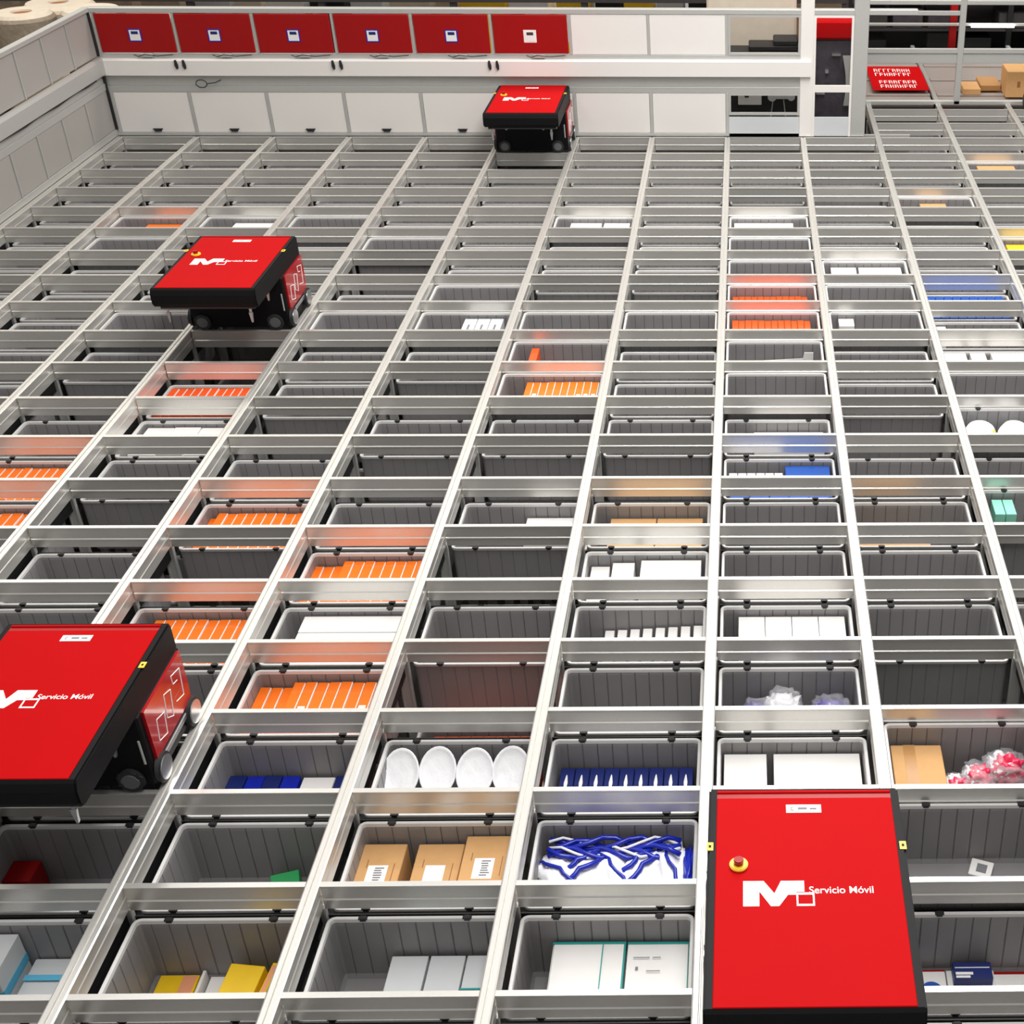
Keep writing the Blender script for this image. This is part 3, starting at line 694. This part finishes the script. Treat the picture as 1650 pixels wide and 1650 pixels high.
# ------------------------------------------------------------------ left wall
def left_wall():
    x0, x1 = XL-.04, XL
    b = MB(); ya = 4.8
    b.box(x0, x1, ya, YB+.04, 0, .06, .003).box(x0, x1, ya, YB+.04, .42, .48, .003).box(x0, x1-.01, ya, YB+.04, .48, .6, .003)
    b.box(x0-.01, x1+.012, ya, YB+.04, 1.1, 1.14, .004)
    for k in range(12):
        y = YB-k*PY
        if y > ya: b.box(x0, x1+.002, y-.006, y+.006, .06, .42).box(x0, x1+.002, y-.006, y+.006, .72, 1.1)
    struct(b.build('wall_left', ALU_P))
    o = MB().prism([(x1+.003, .575), (x1+.05, .575), (x1+.05, .69), (x1+.035, .715), (x1+.003, .715)], 'y', ya, YB-.002).build('cable_tray', ALU_P)
    tag(o, 'long grey cable tray running along the left wall', 'tray')
    cb = MB().tube([(x1+.03, ya+.2*k, .562+.006*math.sin(k*1.9)) for k in range(24)], .009).build('cable', CLIP); tag(cb, 'dark cable bundle under the left wall tray', 'cable')
    for k in range(10):
        y = YB-k*PY
        for zlo, zhi, w in ((.062, .418, 'lower'), (.722, 1.098, 'upper')):
            o = MB().box(x0+.012, x1-.008, y-PY+.008, y-.008, zlo, zhi, .003).build('wall_panel', GREY_P)
            tag(o, 'grey %s left wall panel, %s from the corner' % (w, ORD[k+1]), 'panel', 'grey panels of the left wall')
    c = MB().box(XL-.01, XL+.014, YB-.012, YB+.002, .06, .54).box(XL-.01, XL+.014, YB-.012, YB+.002, .72, 1.095).build('trim_7', CLIP); struct(c)
left_wall()

# ------------------------------------------------------------------ right frame, platform, sign
def right_area():
    y = 22.4*PY
    b = MB()
    b.box(1.34, 1.38, y-.02, y+.03, 0, 1.0, .003).box(2.27, 2.33, y-.02, y+.03, 0, 1.02, .004).box(1.38, 4.4, y-.015, y+.02, .5, .545, .003)
    b.box(1.38, 2.27, y-.015, y+.02, .86, .9, .003).box(1.38, 4.4, y-.015, y+.02, .96, 1.0, .003).box(1.30, 4.4, y-.02, y+.03, .0, .035, .003).box(1.3, 4.4, y, y+.02, .4, .5, .003)
    b.box(4.3, 4.36, y-.02, y+.03, 0, 1.02, .004)
    struct(b.build('wall_right', ALU_P))
    b = MB().box(1.36, 2.25, y, y+.006, .545, .86); o = struct(b.build('window_3', GLASS))
    for k in range(2):
        xa = 1.3+k*.0
    for k, (xa, xb) in enumerate(((1.3, 2.08), (2.15, 3.2), (3.26, 4.4))):
        o = MB().box(xa, xb, y+.04, 13.2, -.05, -.02, .004)
        for q in range(4): o.box(xa, xb, y+.35+q*.6, y+.43+q*.6, -.02, -.002, .003)
        o = o.build('deck_plate', DECK); tag(o, '%s grey metal deck plate beyond the frame' % ['left', 'middle', 'right'][k], 'plate')
    for k, x in enumerate((2.115, 3.23)):
        o = MB().box(x-.022, x+.022, y+.04, 13.2, -.02, .012, .003).build('deck_rail', ALU); tag(o, '%s metal rail on the deck beyond the frame' % ['left', 'right'][k], 'rail')
    t = thing('red_sign', 'red sign with two blocks of white letters lying behind the door post', 'sign', (1.80, 11.64, .03))
    MB().box(-.31, .275, -.5, .46, 0, .008, .002).build('board', RED, t)
    g = MB(); rnd = random.Random(3)
    for blk in (-.42, .06):
        for ln in range(2):
            for k in range(8):
                yb = blk+ln*.17; xb = -.22+k*.05+(0 if blk < 0 else -.02)
                sh = rnd.choice('EHARTNSO')
                s = .036; h = .12
                g.box(xb, xb+.01, yb, yb+h, .008, .0095)
                if sh in 'EHARNO': g.box(xb+.01, xb+s, yb+h*.45, yb+h*.55, .008, .0095)
                if sh in 'EARTSO': g.box(xb+.01, xb+s, yb+h*.9, yb+h, .008, .0095)
                if sh in 'HANO': g.box(xb+s-.008, xb+s, yb, yb+h, .008, .0095)
    g.build('white_letters', WHITE, t)
    for k, (xa, xb, ya, yb, z, m, lab) in enumerate([(2.84, 3.3, 11.0, 11.35, .26, CARD, 'tall cardboard box at right picture edge beyond the frame'), (2.42, 2.6, 11.1, 11.4, .06, CARD, 'small cardboard box on the deck behind the frame post'),
            (2.62, 2.83, 11.25, 11.6, .06, CARD_D, 'low tan box beside the small cardboard box')]):
        o = MB().box(xa, xb, ya, yb, -.002, z, .005).build('cardboard_box', m); tag(o, lab, 'box')
        if k == 0: MB().box(2.95, 2.98, ya-.002, ya, .1, .16).build('printed_mark', BROWN, o)
    o = MB().cyl((2.98, 10.62, .075), .07, .05, 'x', bev=.008).build('black_wheel', CLIP); tag(o, 'black wheel resting at the far right edge of the grid', 'wheel')
right_area()

# ------------------------------------------------------------------ warehouse background
def background():
    t = thing('storage_rack', 'long dark storage rack in the background above the back wall', 'rack', (0, 0, 0))
    b = MB().box(-9, 1.3, 12.7, 12.78, .572, .95)
    b.build('beam', DARKM, t)
    MB().box(-9, 1.3, 12.8, 13.8, -.46, -.4).box(-9, 1.3, 12.8, 13.8, -1.7, -1.64).build('shelf', DARKM, t)
    for k in range(8): MB().box(-8.9+k*1.45, -8.83+k*1.45, 12.72, 12.8, FLOOR_Z, 2).build('upright', DARKM, t)
    rnd = random.Random(11); x = -8.8; i = 0
    ms = [BEIGE2, GCARD, BEIGE, WCARD, STONE, BEIGE2, YCARD, RED_P, GCARD, BEIGE, BLACK2]
    cn = {'pale_wrap': 'pale wrapped', 'light_grey_card': 'light grey', 'beige_wrap': 'beige wrapped', 'white_card': 'white', 'taupe_wrap': 'taupe wrapped', 'yellow_card': 'yellow', 'dark_red_panel': 'dark red', 'deep_black': 'black'}
    count = {}
    while x < 1.1:
        w = rnd.uniform(.22, .55); m = ms[rnd.randrange(len(ms))] if i != 30 else RED_P
        n = cn[m.name]; count[n] = count.get(n, 0)+1
        o = MB().box(x, x+w, 12.9, 13.5, -.4, .56, .012).build('rack_box', m)
        k = count[n]
        tag(o, '%s %s package from left on the background rack' % (ORD[k] if k < 20 else 'last', n), 'box', 'packages on the background rack')
        if rnd.random() < .5: MB().box(x+.02, x+w*.4, 12.896, 12.9, .1, .45).build('label', WCARD if m in (STONE, YCARD, RED_P, BLACK2) else BROWN, o)
        x += w+rnd.uniform(.03, .09); i += 1
    # rolls beyond the left wall
    for x, y, r, z, m, lab in ((-6.9, 10.9, .3, .82, STONE, 'taupe wrapped roll with pale top and core hole in the top left corner'),
            (-6.24, 10.95, .3, .84, STONE, 'taupe roll behind the left wall corner, right of the one with core hole'),
            (-7.6, 10.8, .34, .82, STONE, 'taupe roll at the left picture edge, left of the one with core hole'),
            (-6.55, 10.2, .28, .45, BEIGE, 'lower beige roll close outside the left wall'), (-7.25, 10.05, .32, .5, STONE, 'low taupe roll outside the left wall at picture edge'),
            (-6.9, 11.7, .36, .75, BEIGE, 'beige roll standing behind the taupe rolls'), (-7.8, 11.5, .36, .7, BEIGE, 'beige roll farthest out on the left'),
            (-6.1, 11.7, .34, .62, STONE, 'taupe roll farthest back behind the wall corner')):
        t = thing('wrapped_roll', lab, 'roll', (x, y, FLOOR_Z), 'wrapped rolls outside the left wall')
        h = z-FLOOR_Z
        MB().lathe([(0, 0), (r, 0), (r, h-.04), (r-.02, h-.01), (0, h-.01)], seg=32).build('wrapping', m, t, smooth=False)
        MB().lathe([(.09, h-.012), (r-.025, h-.012), (r-.05, h+.02), (.1, h+.02), (.09, h-.012)], seg=32).build('pale_cover', BEIGE2, t)
        MB().cyl((0, 0, h-.01), .088, .03).build('core', BROWN, t)
    # dark shelving seen past the right frame
    t = thing('dark_shelving', 'dark shelving with grey crates beyond the right frame', 'shelf', (0, 0, 0))
    for z in (-.5, -.2, .1, .4): MB().box(1.35, 5.6, 13.6, 14.2, z-.02, z).build('shelf', DARKM, t)
    for x in (1.4, 3.3, 4.4, 5.5): MB().box(x-.03, x+.03, 13.56, 13.62, FLOOR_Z, 1.5).build('upright', BLACK2, t)
    MB().box(1.3, 5.6, 14.3, 14.35, FLOOR_Z, 1.6).build('back_sheet', DARKM, t)
    o = MB().box(2.57, 2.65, 13.4, 13.5, FLOOR_Z, 1.2).build('red_post', RED_P); tag(o, 'dark red upright post before the dark shelving', 'post')
    rnd = random.Random(5)
    for r_, z in enumerate((-.5, -.2, .1)):
        for k in range(9):
            x = 1.5+k*.42
            if rnd.random() < .8:
                m = rnd.choice([MACH, BLACK2, DARKM, MACH, BLACK2]) if (r_, k) != (0, 0) else RED_P
                o = MB().box(x, x+.36, 13.65, 14.1, z, z+rnd.uniform(.16, .26), .01).build('crate', m)
                tag(o, 'dark crate %s from left on %s shelf of dark shelving' % (ORD[k+1], ['lowest', 'middle', 'top'][r_]), 'crate', 'crates on the dark shelving')
                if m is RED_P: o['label'] = 'small red crate at left end of the dark shelving'
    t = thing('lamp_reflection', 'long white lamp reflection modelled as a lit tube before the dark shelving', 'reflection', (0, 0, 0))  # reflected lamp line, built as an added glowing tube
    MB().box(1.45, 4.6, 13.3, 13.34, .205, .235, .004).build('housing', ALU_P, t)  # faint full length of the reflected line
    MB().cyl((3.05, 13.28, .215), .022, .5, 'x').build('tube', REFL_GLOW, t)
background()
